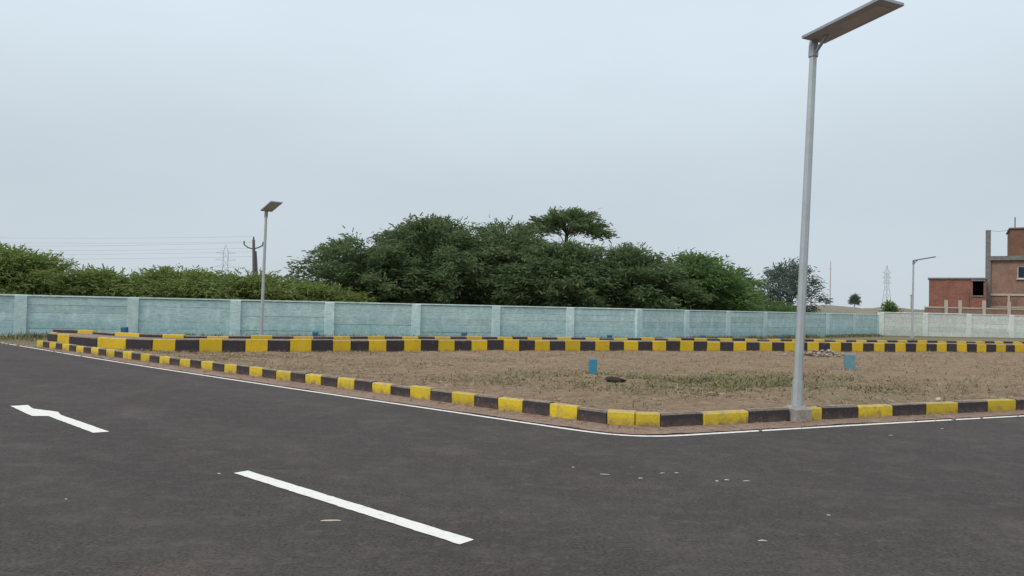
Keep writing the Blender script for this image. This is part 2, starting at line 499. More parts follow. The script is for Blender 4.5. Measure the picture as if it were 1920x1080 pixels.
# ------------------------------------------------------------------ ground, road, soil
m = MB()
ring = [3000, 600, 200, 70]
pts = [[(-r, -r), (r, -r), (r, r), (-r, r)] for r in ring]
for a in range(len(ring) - 1):
    for i in range(4):
        j = (i + 1) % 4
        m.poly([(*pts[a][i], -.06), (*pts[a][j], -.06), (*pts[a + 1][j], -.06), (*pts[a + 1][i], -.06)])
m.poly([(*p, -.06) for p in pts[-1]])
tag(m.build('ground', MT['ground']), kind='structure')

# asphalt: long road running off to the left along the plot, side road running off to the right
offs = edge.offset(.16)
e_pts = [tuple(p) for p in offs.resample(.6)]
outl = [(-21.0, 27.0), (-40, 19.6), (-43, 12.5), (-30, 14), (-21.5, 16.2), (-6, 3.6), (-1.6, -1), (-1.6, -7), (3, -9), (10, -5), (20, -.2), (45.2, 12)]
m = MB().poly([(x, y, 0) for x, y in (outl + e_pts[::-1])])
road = tag(m.build('road', MT['asphalt']), kind='structure')
# painted edge line
l1 = edge.offset(-.035).resample(.25); l2 = edge.offset(.055).resample(.25)
n = min(len(l1), len(l2))
ribbon(l1[:n], l2[:n], .005).build('edge_line', MT['edge'], road)
# dash and lane arrow (3 m long each, on one centre line)
D1 = Vector((-.768, .640))                     # away along the long road
def strip(c, d, L, w, z):
    d = d.normalized(); nn = Vector((-d.y, d.x)) * w / 2; a = c - d * L / 2; b = c + d * L / 2
    return [(*(a + nn), z), (*(a - nn), z), (*(b - nn), z), (*(b + nn), z)]
def ragged(pts, z, j=.0025):
    out = []
    for i in range(len(pts)):
        a, b = Vector(pts[i][:2]), Vector(pts[(i + 1) % len(pts)][:2])
        n_ = max(1, int((b - a).length / .05))
        for q in range(n_):
            p = a.lerp(b, q / n_)
            out.append((p.x + random.gauss(0, j), p.y + random.gauss(0, j), z))
    return out
dash_dir = Vector((-2.31, 1.98))
MB().poly(ragged(strip(Vector((-1.41, 6.195)), dash_dir, 3.0, .145, .005), .005)).build('lane_dash', MT['line'], road)
arrow = [(-7.34, 11.03), (-6.47, 10.17), (-6.27, 10.20), (-5.0, 9.03), (-4.86, 9.13), (-6.18, 10.33), (-6.36, 10.58), (-6.88, 10.83), (-7.17, 11.17)]
MB().poly(ragged(arrow, .005)).build('direction_arrow', MT['line'], road)

# reddish soil shoulder between the line and the kerb
near_face = [NK_A - NK_D * 2.6, NK_A, NK_A + NK_D * 10, NK_B, Vector((1.76, 10.43)), Vector((2.13, 10.44)), RK_O, RK_O + RK_D * 20, RK_O + RK_D * 45]
face = Path(near_face)
o1 = edge.offset(.10)
q1, q2 = [], []
K = 900
for i in range(K + 1):
    t = i / K
    a = o1.at(o1.L[-1] * t)
    d = face.nearest_d(a) if i % 3 == 0 else None
    if d is not None: b = face.at(d)
    j = .035 * fbm(a.x * 1.7, a.y * 1.7)
    dv = (b - a).normalized()
    q1.append(a + dv * j); q2.append(b + dv * .07)
tag(ribbon(q1, q2, .011).build('shoulder', MT['soil_red']), kind='structure')

# bare plot between the kerbs, lumpy soil
fk = Path(smooth_path(FK, 2))
def y_near(x):
    if x < 1.38: return NK_A.y + (x - NK_A.x) * NK_D.y / NK_D.x + .16
    if x < 2.13: return 10.60
    return RK_O.y + (x - RK_O.x) * RK_D.y / RK_D.x + .14
_fx = np.array([p.x for p in fk.P]); _fy = np.array([p.y for p in fk.P])
def y_far(x): return float(np.interp(x, _fx, _fy))
xs = np.arange(-14.5, 40, .14)
rows = 90
m = MB()
for x in xs:
    a, b = y_near(x), y_far(x) + .09
    for j in range(rows + 1):
        y = a + (b - a) * (j / rows) ** 1.25
        z = .05 + .022 * fbm(x * .9, y * 1.3) + .014 * fbm(x * 3.1 + 4, y * 3.3) + rng.normal() * .006
        m.v.append((x, y, max(z, .015)))
for i in range(len(xs) - 1):
    for j in range(rows):
        a = i * (rows + 1) + j
        m.f.append((a, a + rows + 1, a + rows + 2, a + 1))
tag(m.build('plot_soil', MT['soil'], smooth=True), kind='structure')

# raised strip between the two tall kerbs, and the land in front of the wall
GAP = 1.12
r2 = Path([(-15.3, 24.95), (-14.75, 24.85)] + [tuple(p) for p in fk.offset(GAP).P if p.x > -14.1])
a_ = fk.offset(.15).resample(.4); b_ = r2.offset(.03).resample(.4)
nn_ = 140
a_ = [fk.offset(.15).at(fk.offset(.15).L[-1] * i / nn_) for i in range(nn_ + 1)]
b_ = [r2.offset(.03).at(r2.offset(.03).L[-1] * i / nn_) for i in range(nn_ + 1)]
tag(ribbon(a_, b_, .40).build('verge', MT['verge']), kind='structure')

# ------------------------------------------------------------------ kerbs of painted blocks
def block_meshes(T, H, yl, bl, nv=3):
    out = {'y': [], 'b': []}
    for i in range(nv):
        c = .014 + .006 * i
        for k, mm in (('y', yl), ('b', bl)):
            out[k].append(MB().block(1.0, T, H, c).mesh('kerb_block', mm))
    return out
def lay(parent, meshes, p, q, colour, z=0.0):
    d = q - p
    o = link('kerb_block', random.choice(meshes[colour]), parent, (p.x, p.y, z + random.uniform(-.010, .004)), math.atan2(d.y, d.x) + random.uniform(-.02, .02))
    o.rotation_euler[0] = random.uniform(-.03, .03); o.rotation_euler[1] = random.uniform(-.012, .012)
    o.scale = (d.length - .012, random.uniform(.96, 1.05), random.uniform(.95, 1.04))
    return o

k1 = thing('kerb', 'low yellow and black striped kerb along the asphalt road, turning the corner', 'kerb')
bm1 = block_meshes(.15, .205, MT['yellow'], MT['black'])
s = 21.08
bounds = []
i = 0
while s > .3:
    bounds.append((s - .5, s, 'b' if i % 2 == 0 else 'y')); s -= .5; i += 1
for a, b, c in bounds: lay(k1, bm1, NK_A + NK_D * a, NK_A + NK_D * b, c)
lay(k1, bm1, Vector((1.385, 10.565)), Vector((1.76, 10.435)), 'y'); lay(k1, bm1, Vector((1.765, 10.435)), Vector((2.115, 10.425)), 'y')
rb = [(-1.08, -.37, 'b'), (-.37, .43, 'y'), (.43, 1.19, 'b'), (1.55, 1.83, 'y')]
s = 1.83; i = 0
while s < 40:
    rb.append((s, s + .745, 'b' if i % 2 == 0 else 'y')); s += .745; i += 1
for a, b, c in rb: lay(k1, bm1, RK_O + RK_D * a, RK_O + RK_D * b, c)

def tall_kerb(path, label, H, anchor, swap):
    root = thing('kerb', label, 'kerb')
    ms = block_meshes(.18, H, MT['yellow_far'], MT['black'])
    d0 = path.nearest_d(anchor)
    cuts = [(d0, 0)]
    d, k = d0, 0
    while k > -8 and d - .655 > 0: d -= .655; k -= 1; cuts.insert(0, (d, k))
    for rr in (.80, 1.05, 1.35, .8):                 # longer blocks round the tip of the plot
        if d - rr < 0: break
        d -= rr; k -= 1; cuts.insert(0, (d, k))
    if d > .2: cuts.insert(0, (0.0, k - 1))
    d, k = d0, 0
    while d < path.L[-1] - .62:
        d += .6025 if k < 30 else .56; k += 1; cuts.append((d, k))
    for (a, ka), (b, kb) in zip(cuts[:-1], cuts[1:]):
        lay(root, ms, path.at(a), path.at(b), 'y' if (ka + swap) % 2 == 0 else 'b')
    return root, ms
kt, kms = tall_kerb(fk, 'tall yellow and black striped kerb across the back of the bare plot', .43, (-5.62, 23.7), 0)
lay(kt, kms, r2.at(0) + Vector((0, -.02)), fk.at(0) + Vector((-.02, .02)), 'y')
tall_kerb(r2, 'striped kerb behind the tall kerb, only its top showing before the wall', .50, (-5.9, 24.9), 0)

# ------------------------------------------------------------------ boundary walls of slabs between posts
def build_wall(root, pts, n_sp, H, m_slab, m_post, skip_last=False, rows=5):
    slab_cache = {}
    first = True
    for (a, b), n in zip(zip(pts[:-1], pts[1:]), n_sp):
        d = (b - a); L = d.length / n; ang = math.atan2(d.y, d.x); dn = d.normalized(); nv = Vector((-dn.y, dn.x))
        key = round(L, 3)
        if key not in slab_cache:
            hs = (H - .07) / rows
            me = []
            for v in range(2):
                c = .010
                mb = MB(); mb.block(L - .04, .09, hs - .006, c); me.append(mb.mesh('slab', m_slab))
            slab_cache[key] = (me, hs)
            pm = MB().block(.42, .22, H - .02, .015).mesh('post', m_post)
            cm = MB().block(L, .17, .055, .010).mesh('coping', m_post)
        me, hs = slab_cache[key]
        for i in range(n):
            p = a + d * (i / n)
            for r in range(rows):
                q = p + dn * .02 + nv * random.uniform(.0, .012)
                link('slab', random.choice(me), root, (q.x, q.y, .0 + r * hs), ang + random.uniform(-.0015, .0015))
            q = p - nv * .04
            link('coping', cm, root, (q.x, q.y, H - .055 + random.uniform(-.004, .004)), ang)
            q = p - dn * .21 - nv * .07
            link('post', pm, root, (q.x, q.y, random.uniform(-.012, .006)), ang)
    q = pts[-1] - dn * .21 - nv * .07
    link('post', pm, root, (q.x, q.y, 0), ang)

seg = (WB - WA) / 7
w1 = thing('boundary_wall', 'long pale blue boundary wall of slabs and posts behind the plot', 'wall')
build_wall(w1, [WA - seg * 4, WB, WC], [11, 7], 1.64, MT['wall_blue'], MT['post_blue'])
seg2 = (WD - WC) / 3
w2 = thing('boundary_wall', 'whitewashed boundary wall in front of the brick building, beyond the blue wall', 'wall')
st = WC + seg2 * .06
build_wall(w2, [st, st + seg2 * 7], [7], 1.83, MT['wall_white'], MT['post_white'])

# ------------------------------------------------------------------ street lamps
def street_lamp(label, x, y, z0, H, head_az, lean=0.0, plinth_h=.2, el=.075):
    root = thing('street_lamp', label, 'street lamp', (x, y, 0), 0, 'solar street lamps')
    top = Vector((math.tan(lean) * H, 0, H))
    ax = top.normalized()
    zb = z0
    base = ax * (zb / ax.z)
    MB().tube([base + ax * .02, base + ax * .5, top], [.068, .067, .053], 8).build('pole', MT['steel'], root)
    MB().tube([base + ax * .016, base + ax * .40], [.083, .080], 8).build('base_sleeve', MT['concrete'] if plinth_h < 0 else MT['steel'], root)
    bp = MB().box(-.115, .115, -.115, .115, zb, zb + .014); bpo = bp.build('base_plate', MT['steel'], root)
    for sx in (-1, 1):
        for sy in (-1, 1):
            MB().tube([(sx * .092, sy * .092, zb + .012), (sx * .092, sy * .092, zb + .05)], .012, 6).build('bolt', MT['steel'], bpo)
    pl = MB(); pl.block(.33, .30, zb + .03, .02)
    po = pl.build('plinth', MT['concrete'], root); po.location = (-.165 * math.cos(.388) + .16 * math.sin(.388), -.165 * math.sin(.388) - .16 * math.cos(.388), -.03); po.rotation_euler = (0, 0, .388)
    # head: flat solar panel and light in one, reaching out over the road
    v = Vector((math.sin(head_az), math.cos(head_az), 0)); w = Vector((v.y, -v.x, 0))
    vv = (v * math.cos(el) + Vector((0, 0, math.sin(el)))).normalized(); un = vv.cross(w) * -1
    if un.z < 0: un = -un
    c = top + Vector((0, 0, .085))
    def slab(l0, l1, w0, w1, t0, t1):
        mb = MB(); mb.box(l0, l1, w0, w1, t0, t1)
        mb.v = [tuple(c + vv * a + w * b + un * t) for a, b, t in mb.v]
        return mb
    LL, WW = 1.36, .45
    slab(0, LL, -WW / 2, WW / 2, 0, .035).build('lamp_head', MT['lamp_under'], root)
    ho = root.children[-1]
    rim = MB()
    for q in ((-.012, LL + .012, -WW / 2 - .012, -WW / 2 - .001, .004, .045), (-.012, LL + .012, WW / 2 + .001, WW / 2 + .012, .004, .045), (-.012, -.001, -WW / 2, WW / 2, .004, .045), (LL + .001, LL + .012, -WW / 2, WW / 2, .004, .045)):
        b = slab(*q); n = len(rim.v); rim.v += b.v; rim.f += [tuple(n + i for i in f) for f in b.f]
    rim.build('rim', MT['lamp_edge'], ho)
    slab(.015, LL - .015, -WW / 2 + .015, WW / 2 - .015, .037, .041).build('solar_panel', MT['solar'], ho)
    slab(.55, 1.25, -.13, .13, -.006, -.001).build('lens', MT['led'], ho)
    # bracket: upright clamp and a short sloping stay
    br = MB().tube([top - ax * .16, top + ax * .03], .072, 8)
    br.tube([top + ax * -.10 + v * .05, c + vv * .26], .028, 6)
    br.box(top.x - .05, top.x + .05, top.y - .05, top.y + .05, top.z + .02, c.z + .01)
    br.build('bracket', MT['lamp_edge'], root)
    return root
street_lamp('tall leaning solar street lamp standing in the low kerb at the road edge', 4.372 - .006, 11.40, .205, 5.74, R(155), math.atan(.185 / 5.56))
street_lamp('solar street lamp before the blue wall, next to the wooden utility pole'.replace('wooden ', ''), -10.22, 30.6, .12, 5.20, R(145), .010, el=.17)
street_lamp('solar street lamp standing before the whitewashed wall, beside the brick building', 27.9, 52.0, .10, 5.33, R(128), .010, el=.17)

# ------------------------------------------------------------------ markers, stones, litter
def marker(name, label, x, y, w, h, mt, group=None, z=.03):
    mb = MB(); mb.block(w, w * .8, h, .02)
    n = len(mb.v)
    o = mb.build(name, mt)
    o.location = (x - w / 2, y, z - .03); o.rotation_euler = (random.uniform(-.03, .03), random.uniform(-.03, .03), random.uniform(-.2, .2))
    tag(o, label, 'marker', group)
    return o
marker('marker_stone', 'bright blue marker stone standing alone in the middle of the bare plot', 2.0, 18.0, .18, .41, MT['blue'])
marker('marker_stone', 'faded blue marker stone beside the rubble heap in the bare plot', 9.62, 21.15, .25, .50, MT['blue_pale'])
for (x, y, h) in ((-14.2, 27.4, .50), (-7.3, 27.9, .46), (-1.9, 30.0, .50), (4.2, 31.6, .47), (8.5, 33.0, .5), (12.5, 34.6, .48)):
    o = marker('marker_stone', 'small dark blue marker stone in the strip before the blue wall', x, y, .21, h + .06, MT['blue_dark'], 'blue stones along the wall', z=0.0)

heap = thing('rubble_heap', 'low heap of pale rubble near the back kerb of the plot', 'rubble', (11.4, 27.4, .02))
for i in range(60):
    a, r = random.uniform(0, 6.28), abs(random.gauss(0, .5))
    MB().rock((0, 0, 0), random.uniform(.04, .11), i).build('stone', MT['stone'] if i % 4 else MT['concrete'], heap).location = (1.5 * r * math.cos(a), .8 * r * math.sin(a), .05 + max(0, .26 - .3 * r) * random.random())
for (x, y, w, lab) in ((2.32, 16.4, .21, 'broad flat dark lump standing for a pit in the soil near the bright blue marker'), (4.42, 16.9, .13, 'small dark lump standing for a pit in the soil amid green weeds')):
    mb = MB(); mb.rock((0, 0, 0), w, int(x * 100), .35)  # near-black lumps added in place of the dark pits in the soil
    o = tag(mb.build('pit_lump', MT['pit_lump']), lab, 'stone'); o.location = (x, y, .075)
mb = MB(); mb.rock((0, 0, 0), .05, 5, .8)
o = tag(mb.build('white_stone', MT['paper']), 'small white stone lying on top of a yellow kerb block', 'stone'); o.location = (7.25, 12.66, .24)

def scrap(name, label, x, y, L, w, az, mt, group=None):
    mb = MB(); n = 5
    for i in range(n):
        t = i / (n - 1); ww = w * (.35 + .65 * math.sin(math.pi * min(.95, t + .08))) * random.uniform(.8, 1.2)
        h = .003 + .006 * math.sin(math.pi * t) * random.uniform(.4, 1.2)
        mb.v += [(L * (t - .5), -ww / 2, .004 + h * .3), (L * (t - .5), 0, .004 + h), (L * (t - .5), ww / 2, .004 + h * .3)]
    for i in range(n - 1):
        for j in range(2):
            a = i * 3 + j; mb.f.append((a, a + 1, a + 4, a + 3))
    n0 = len(mb.v)
    mb.v += [(x_, y_, z_ - .003) for x_, y_, z_ in mb.v]
    mb.f += [tuple(n0 + k for k in f[::-1]) for f in mb.f[:]]
    o = mb.build(name, mt); o.location = (x, y, 0); o.rotation_euler = (0, 0, az)
    tag(o, label, 'litter', group)
scrap('dry_leaf', 'long dry leaf lying on the asphalt beside the white dash', -1.32, 5.65, .15, .035, .1, MT['dryleaf'])
for (x, y, L, w, a) in ((.96, 7.42, .16, .03, -.2), (1.29, 7.29, .07, .05, 0), (1.55, 7.53, .09, .03, .3), (1.70, 7.56, .07, .05, 0), (2.02, 7.24, .06, .06, .5), (2.13, 7.30, .08, .04, 0), (2.31, 7.27, .12, .025, .1), (2.62, 6.12, .05, .05, 0), (.67, 7.71, .04, .04, 0), (-2.72, 7.08, .05, .03, 0), (1.84, 5.40, .11, .03, 0), (-3.56, 6.07, .03, .03, 0), (5.2, 10.2, .14, .03, .3), (6.3, 10.9, .12, .03, .4)):
    scrap('litter_scrap', 'tiny pale scrap of litter scattered on the open asphalt', x, y, L * .6, w * .55, a, MT['paper'], 'scraps on the asphalt')

# loose stuff: dry grass, weeds, pebbles
def blades(n, fx, mt, name, label, cat, h=(.03, .10), w=.012, lean=.8, lmin=.2):
    P = fx(n); n = len(P)
    hh = rng.uniform(h[0], h[1], n); az = rng.uniform(0, 6.283, n); ln = rng.uniform(lmin, 1, n) * lean
    d = np.stack([np.cos(az), np.sin(az), np.zeros(n)], 1); sd_ = np.stack([-np.sin(az), np.cos(az), np.zeros(n)], 1) * (w * rng.uniform(.6, 1.4, n))[:, None]
    up = np.array([0, 0, 1.]) * np.cos(ln)[:, None] + d * np.sin(ln)[:, None]
    mid = P + up * (hh * .55)[:, None]; tip = P + up * hh[:, None] + d * (hh * .3)[:, None]
    P = P + np.array([0, 0, .012])
    Q = np.stack([P - sd_, P + sd_, tip + sd_ * .25, tip - sd_ * .25], 1)
    o = link(name, quads_mesh(name, Q, mt))
    return tag(o, label, cat, kind='stuff')
def plot_pts(n, clump=None, green=False):
    out = []
    while len(out) < n:
        x = random.uniform(-13, 30); t = random.random() ** 1.1
        a, b = y_near(x) + .05, y_far(x) - .05
        if b <= a: continue
        y = a + (b - a) * t
        v = fbm(x * .55 + 2, y * .8) + .6 * fbm(x * 1.9, y * 2.2)
        if green:
            # weeds grow thickest in one band across the middle of the plot
            band = math.exp(-((y - 16.6 - .10 * (x - 4)) / 1.7) ** 2) * math.exp(-((x - 4.6) / 3.6) ** 2)
            if random.random() > band * (1.1 if v > -.1 else .25) + .004: continue
        elif random.random() > .35 + .4 * v: continue
        out.append((x, y, .045 + .02 * fbm(x * .9, y * 1.3)))
    return np.array(out)
blades(34000, lambda n: plot_pts(n), MT['dry'], 'straw', 'flat straw and dry stalks strewn over the bare plot', 'straw', (.04, .18), .010, 1.58, .88)
blades(20000, lambda n: plot_pts(n), MT['dry'], 'dry_grass', 'short dry grass standing in tufts over the bare plot', 'grass', (.03, .12), .009, 1.4, .2)
blades(13000, lambda n: plot_pts(n, green=True), MT['weed'], 'weeds', 'green weeds in a patch in the middle of the plot', 'weeds', (.03, .085), .014, 1.25)
def strip_pts(n):
    out = []
    while len(out) < n:
        if random.random() < .5:       # foot of the blue wall
            t = random.random()
            p = (WA - seg * 3) + (WB - (WA - seg * 3)) * t if random.random() < .6 else WB + (WC - WB) * t
            y = p.y - abs(random.gauss(.12, .5)) - .1; x = p.x
        else:
            d = random.uniform(0, r2.L[-1] - 1); p = r2.offset(.2 + abs(random.gauss(.1, .35))).at(d); x, y = p
        if fbm(x * .8, y * .7) + random.random() * 1.2 < .35: continue
        out.append((x, y, -.06))
    return np.array(out)
blades(16000, strip_pts, MT['weed'], 'grass_strip', 'rough grass growing along the foot of the boundary wall', 'grass', (.10, .30), .022, .8)
def left_pts(n):
    out = []
    while len(out) < n:
        x = random.uniform(-34, -13); y = WA.y + (x - WA.x) * (WB.y - WA.y) / (WB.x - WA.x) - random.uniform(.1, 3.2) * random.random() ** .5
        if x > -19.5 and y < 25.8: continue
        out.append((x, y, -.06))
    return np.array(out)
blades(7000, left_pts, MT['weed'], 'grass_verge', 'green grass between the road end and the blue wall', 'grass', (.05, .16), .02, .9)
peb = MB()
for i in range(2600):
    x, y, z = plot_pts(1)[0]
    peb.rock((x, y, z + .004), random.choice((.015, .02, .03, .045)) * random.uniform(.7, 1.3), i, .6)
tag(peb.build('pebbles', MT['stone']), 'loose pebbles and clods strewn over the bare plot', 'pebbles', kind='stuff')
peb = MB()
for i in range(900):
    d = random.uniform(0, face.L[-1] * .75); p = face.at(d); q = edge.at(edge.nearest_d(p)) if i % 6 == 0 else q
    t = random.random()
    dv = (q - p) if i % 6 == 0 else dv
    pp = p + (dv.normalized() * random.uniform(.02, .62))
    peb.rock((pp.x, pp.y, .016), random.choice((.010, .015, .024)) * random.uniform(.7, 1.3), i, .6)
tag(peb.build('shoulder_pebbles', MT['soil_red']), 'small reddish clods along the foot of the road kerb', 'pebbles', kind='stuff')

# ------------------------------------------------------------------ trees
def tree(name, label, x, y, ztop, hw, mt, branches=110, leaves=230, depth=None, group='trees behind the wall', leaf=.22, umbrella=False, drop=.55, spread=.42, lean=0.0, sky=0.0):
    """thorn tree: arching limbs that rise from a short trunk and droop outward, feathered with small leaflets"""
    root = thing(name, label, 'tree', (x, y, -.06), 0, group)
    hd = depth or hw * .85
    H = ztop + .06
    fz = H * (.80 if umbrella else .30)
    fork = np.array([lean, 0, fz])
    r0 = .05 + hw * .03
    tb = MB()
    tb.tube([(0, 0, 0), (lean * .35, .06, fz * .5), tuple(fork)], [r0 * 1.3, r0, r0 * .8], 7)
    nb = branches
    u = (np.arange(nb) + rng.uniform(.2, .8, nb)) / nb
    r = np.sqrt(u) * rng.uniform(.9, 1.08, nb)
    az = np.arange(nb) * 2.39996 + rng.normal(0, .25, nb)
    bump = 1 + .10 * np.sin(az * 2 + rng.uniform(0, 6)) + .07 * np.sin(az * 5 + rng.uniform(0, 6))
    tipx, tipy = hw * r * bump * np.cos(az), hd * r * bump * np.sin(az)
    # envelope of the crown, with inner layers below the outer skin
    layer = np.where(rng.random(nb) < .55, rng.uniform(.90, 1.0, nb), rng.uniform(.12, .9, nb))
    if umbrella:
        layer = rng.uniform(.93, 1.0, nb)
    env = H * (1 - drop * np.clip(r, 0, 1.1) ** 2.1)
    tipz = np.maximum(.25, env * layer)
    tip = np.stack([tipx + (lean if umbrella else 0), tipy, tipz], 1)
    mid = fork + (tip - fork) * .55
    mid[:, 2] = np.maximum(tip[:, 2], fz) * rng.uniform(.92, 1.0, nb) + .05 * H * r * (0.3 if umbrella else 1)
    mid[:, 2] = np.minimum(mid[:, 2], H * .985)
    for k in range(0, nb, 6 if not umbrella else 4):
        pts = [fork * (1 - t) ** 2 + 2 * t * (1 - t) * mid[k] + t * t * tip[k] for t in (0, .35, .7, 1)]
        tb.tube([tuple(p) for p in pts], [r0 * .55, r0 * .36, r0 * .2, r0 * .06], 4, cap=False)
    tb.build('trunk', MT['bark'], root)
    n = leaves
    t0 = .45 if umbrella else .30
    t = t0 + (1.04 - t0) * rng.random((nb, n)) ** .8
    A, B_, C_ = fork[None, None, :], mid[:, None, :], tip[:, None, :]
    T = t[..., None]
    pos = A * (1 - T) ** 2 + 2 * T * (1 - T) * B_ + T * T * C_
    tan = 2 * (1 - T) * (B_ - A) + 2 * T * (C_ - B_)
    tan /= np.linalg.norm(tan, axis=-1, keepdims=True) + 1e-9
    sp_ = spread * (1.55 - .75 * t)[..., None]
    # twigs: leaflets gather in sprays rather than evenly
    tw = rng.normal(0, 1, (nb, 26, 3)) * np.array([1, 1, .60]); idx = rng.integers(0, 26, (nb, n))
    tws = tw[np.arange(nb)[:, None], idx]
    pos = pos + (tws * .8 + rng.normal(0, .40, pos.shape) * np.array([1, 1, .6])) * sp_
    dd = tan * .8 + rng.normal(0, .55, pos.shape) * np.array([1, 1, .5]); dd[..., 2] -= .12
    dd /= np.linalg.norm(dd, axis=-1, keepdims=True)
    up = rng.normal(0, .8, dd.shape); up[..., 2] += .6; up[..., 1] -= .25
    sd_ = np.cross(dd, up); sd_ /= np.linalg.norm(sd_, axis=-1, keepdims=True) + 1e-9
    l = leaf * rng.uniform(.5, 1.6, (nb, n, 1)); w = l * .14
    Q = np.stack([pos - sd_ * w, pos + sd_ * w, pos + dd * l + sd_ * w * .7, pos + dd * l - sd_ * w * .7], 2).reshape(-1, 4, 3)
    Q = Q[Q[..., 2].min(1) > .02]
    link('crown', quads_mesh('crown', Q, mt), root)
    return root

G1, G2 = 'scrub behind the blue wall', 'acacia thicket behind the blue wall'
tree('scrub_tree', 'green scrub beyond the blue wall at the far road end', -27.6, 36, 3.3, 3.4, MT['leaf_olive'], 120, 200, group=G1, leaf=.19)
tree('scrub_tree', 'tallest rounded scrub tree behind the blue wall, beyond the end of the road', -24.8, 37, 3.88, 3.7, MT['leaf_olive'], 150, 220, group=G1, leaf=.19)
tree('scrub_tree', 'sloping green scrub beside the tallest rounded scrub tree', -21.6, 39, 2.85, 3.0, MT['leaf_olive'], 120, 200, group=G1, leaf=.19)
tree('scrub_tree', 'broad low olive green bush below the overhead wires', -18.3, 41, 3.12, 4.1, MT['leaf_olive'], 140, 210, group=G1, leaf=.19, drop=.42)
tree('scrub_tree', 'olive green bush in front of the utility pole, behind the blue wall', -14.6, 42, 2.92, 3.9, MT['leaf_olive'], 130, 210, group=G1, leaf=.19, drop=.42)
tree('scrub_tree', 'low bush between the utility pole and the feathery thicket', -11.4, 42.5, 2.6, 3.3, MT['leaf_olive'], 110, 200, group=G1, leaf=.19, drop=.45)
tree('acacia_tree', 'loose feathery acacia at the edge of the thicket nearest the utility pole', -9.2, 46, 5.95, 4.7, MT['leaf_main'], 110, 230, group=G2, spread=.40, drop=.50)
tree('acacia_tree', 'largest domed acacia of the thicket behind the blue wall', -5.0, 48, 7.35, 5.8, MT['leaf_main'], 200, 250, group=G2, drop=.52)
tree('acacia_tree', 'tall dark acacia between the largest dome and the flat topped tree', -.4, 50, 7.2, 5.2, MT['leaf_main'], 170, 240, group=G2, drop=.55)
tree('acacia_tree', 'flat topped umbrella tree rising above the thicket on a bare stem', 3.5, 53.5, 8.62, 3.5, MT['leaf_main'], 44, 200, group=G2, umbrella=True, drop=.14, spread=.30, lean=.35)
tree('acacia_tree', 'dark rounded acacia directly below the flat topped umbrella tree', 3.2, 47, 5.75, 4.6, MT['leaf_main'], 160, 240, group=G2)
tree('acacia_tree', 'dense green acacia beside the one under the umbrella tree', 7.6, 48, 5.5, 4.4, MT['leaf_main'], 150, 240, group=G2, drop=.5)
tree('acacia_tree', 'fresher green acacia at the lower end of the thicket', 11.9, 49.4, 5.2, 4.0, MT['leaf_fresh'], 140, 240, group=G2, drop=.5)
tree('acacia_tree', 'small wispy acacia closing the thicket beside the fresher green one', 15.6, 53.6, 4.75, 2.9, MT['leaf_fresh'], 60, 180, group=G2, spread=.36)
tree('acacia_tree', 'thin grey green tree seen behind the pole of the leaning lamp', 22.4, 60.5, 5.9, 3.3, MT['leaf_grey'], 52, 150, group=G2, spread=.36, drop=.5)
tree('hedge_bush', 'low dark bush under the thin grey green tree', 19.6, 57.8, 2.5, 2.7, MT['leaf_fresh'], 80, 150, group=None)
tree('round_tree', 'tiny round dark tree far off beyond the sand bank', 55.1, 120, 4.7, .62, MT['leaf_grey'], 40, 90, group=None, umbrella=True, drop=.28, spread=.26, leaf=.18)
tree('low_bush', 'small dark green bush in front of the pylon beyond the white wall', 39.95, 79, 2.95, .8, MT['leaf_fresh'], 40, 70, group=None, spread=.3)

# ------------------------------------------------------------------ sand bank beyond the white wall
m = MB()
xs_ = np.linspace(24, 75, 60); ys_ = np.linspace(80, 96, 12)
for x in xs_:
    for y in ys_:
        tt = (y - 80) / 16
        h = math.sin(math.pi * min(1, max(0, tt))) ** .6
        edge_f = min(1, (x - 24) / 8) * min(1, (75 - x) / 6)
        m.v.append((x, y, -.15 + h * edge_f * (2.5 + .22 * fbm(x * .35, y * .3))))
for i in range(59):
    for j in range(11):
        a = i * 12 + j; m.f.append((a, a + 12, a + 13, a + 1))
tag(m.build('sand_bank', MT['sand'], smooth=True), kind='structure')

# ------------------------------------------------------------------ utility pole, wires, pylons, mast
up = thing('utility_pole', 'dark utility pole with a V shaped cross arm behind the scrub', 'utility pole', (-25.9, 75, -.06))
MB().tube([(.15, 0, 0), (-.2, 0, 7.75)], [.22, .14], 6).build('pole', MT['pole_conc'], up)
MB().tube([(.55, .15, 0), (.0, .1, 6.6)], [.14, .11], 6).build('stay', MT['pole_conc'], up)
arm = MB().tube([(-1.15, 0, 7.25), (-.75, 0, 6.95), (-.2, 0, 6.8), (.35, 0, 6.98), (.75, 0, 7.2)], .07, 5).build('cross_arm', MT['pole_conc'], up)
for x, z in ((-1.15, 7.3), (.75, 7.25), (-.2, 7.75)):
    MB().tube([(x, 0, z - .05), (x, 0, z + .12), (x, 0, z + .3)], [.05, .09, .05], 6).build('insulator', MT['pole_conc'], arm)
for i, (z0, z1, dy) in enumerate(((8.0, 7.5, 0), (7.5, 7.05, .3), (7.35, 6.4, -.3), (6.85, 6.1, .2), (6.45, 5.7, -.2), (6.0, 5.25, 0))):
    pts = []
    for j in range(13):
        t = j / 12
        pts.append((-26.1 - 50 * t, 75 + dy - 2 * t, z0 + (z1 - .4 - z0) * t - 1.0 * 4 * t * (1 - t) * .35))
    tag(MB().tube(pts, .009, 4).build('overhead_wire', MT['wire']), 'thin overhead wire running from the utility pole above the scrub', 'wire', 'overhead wires')

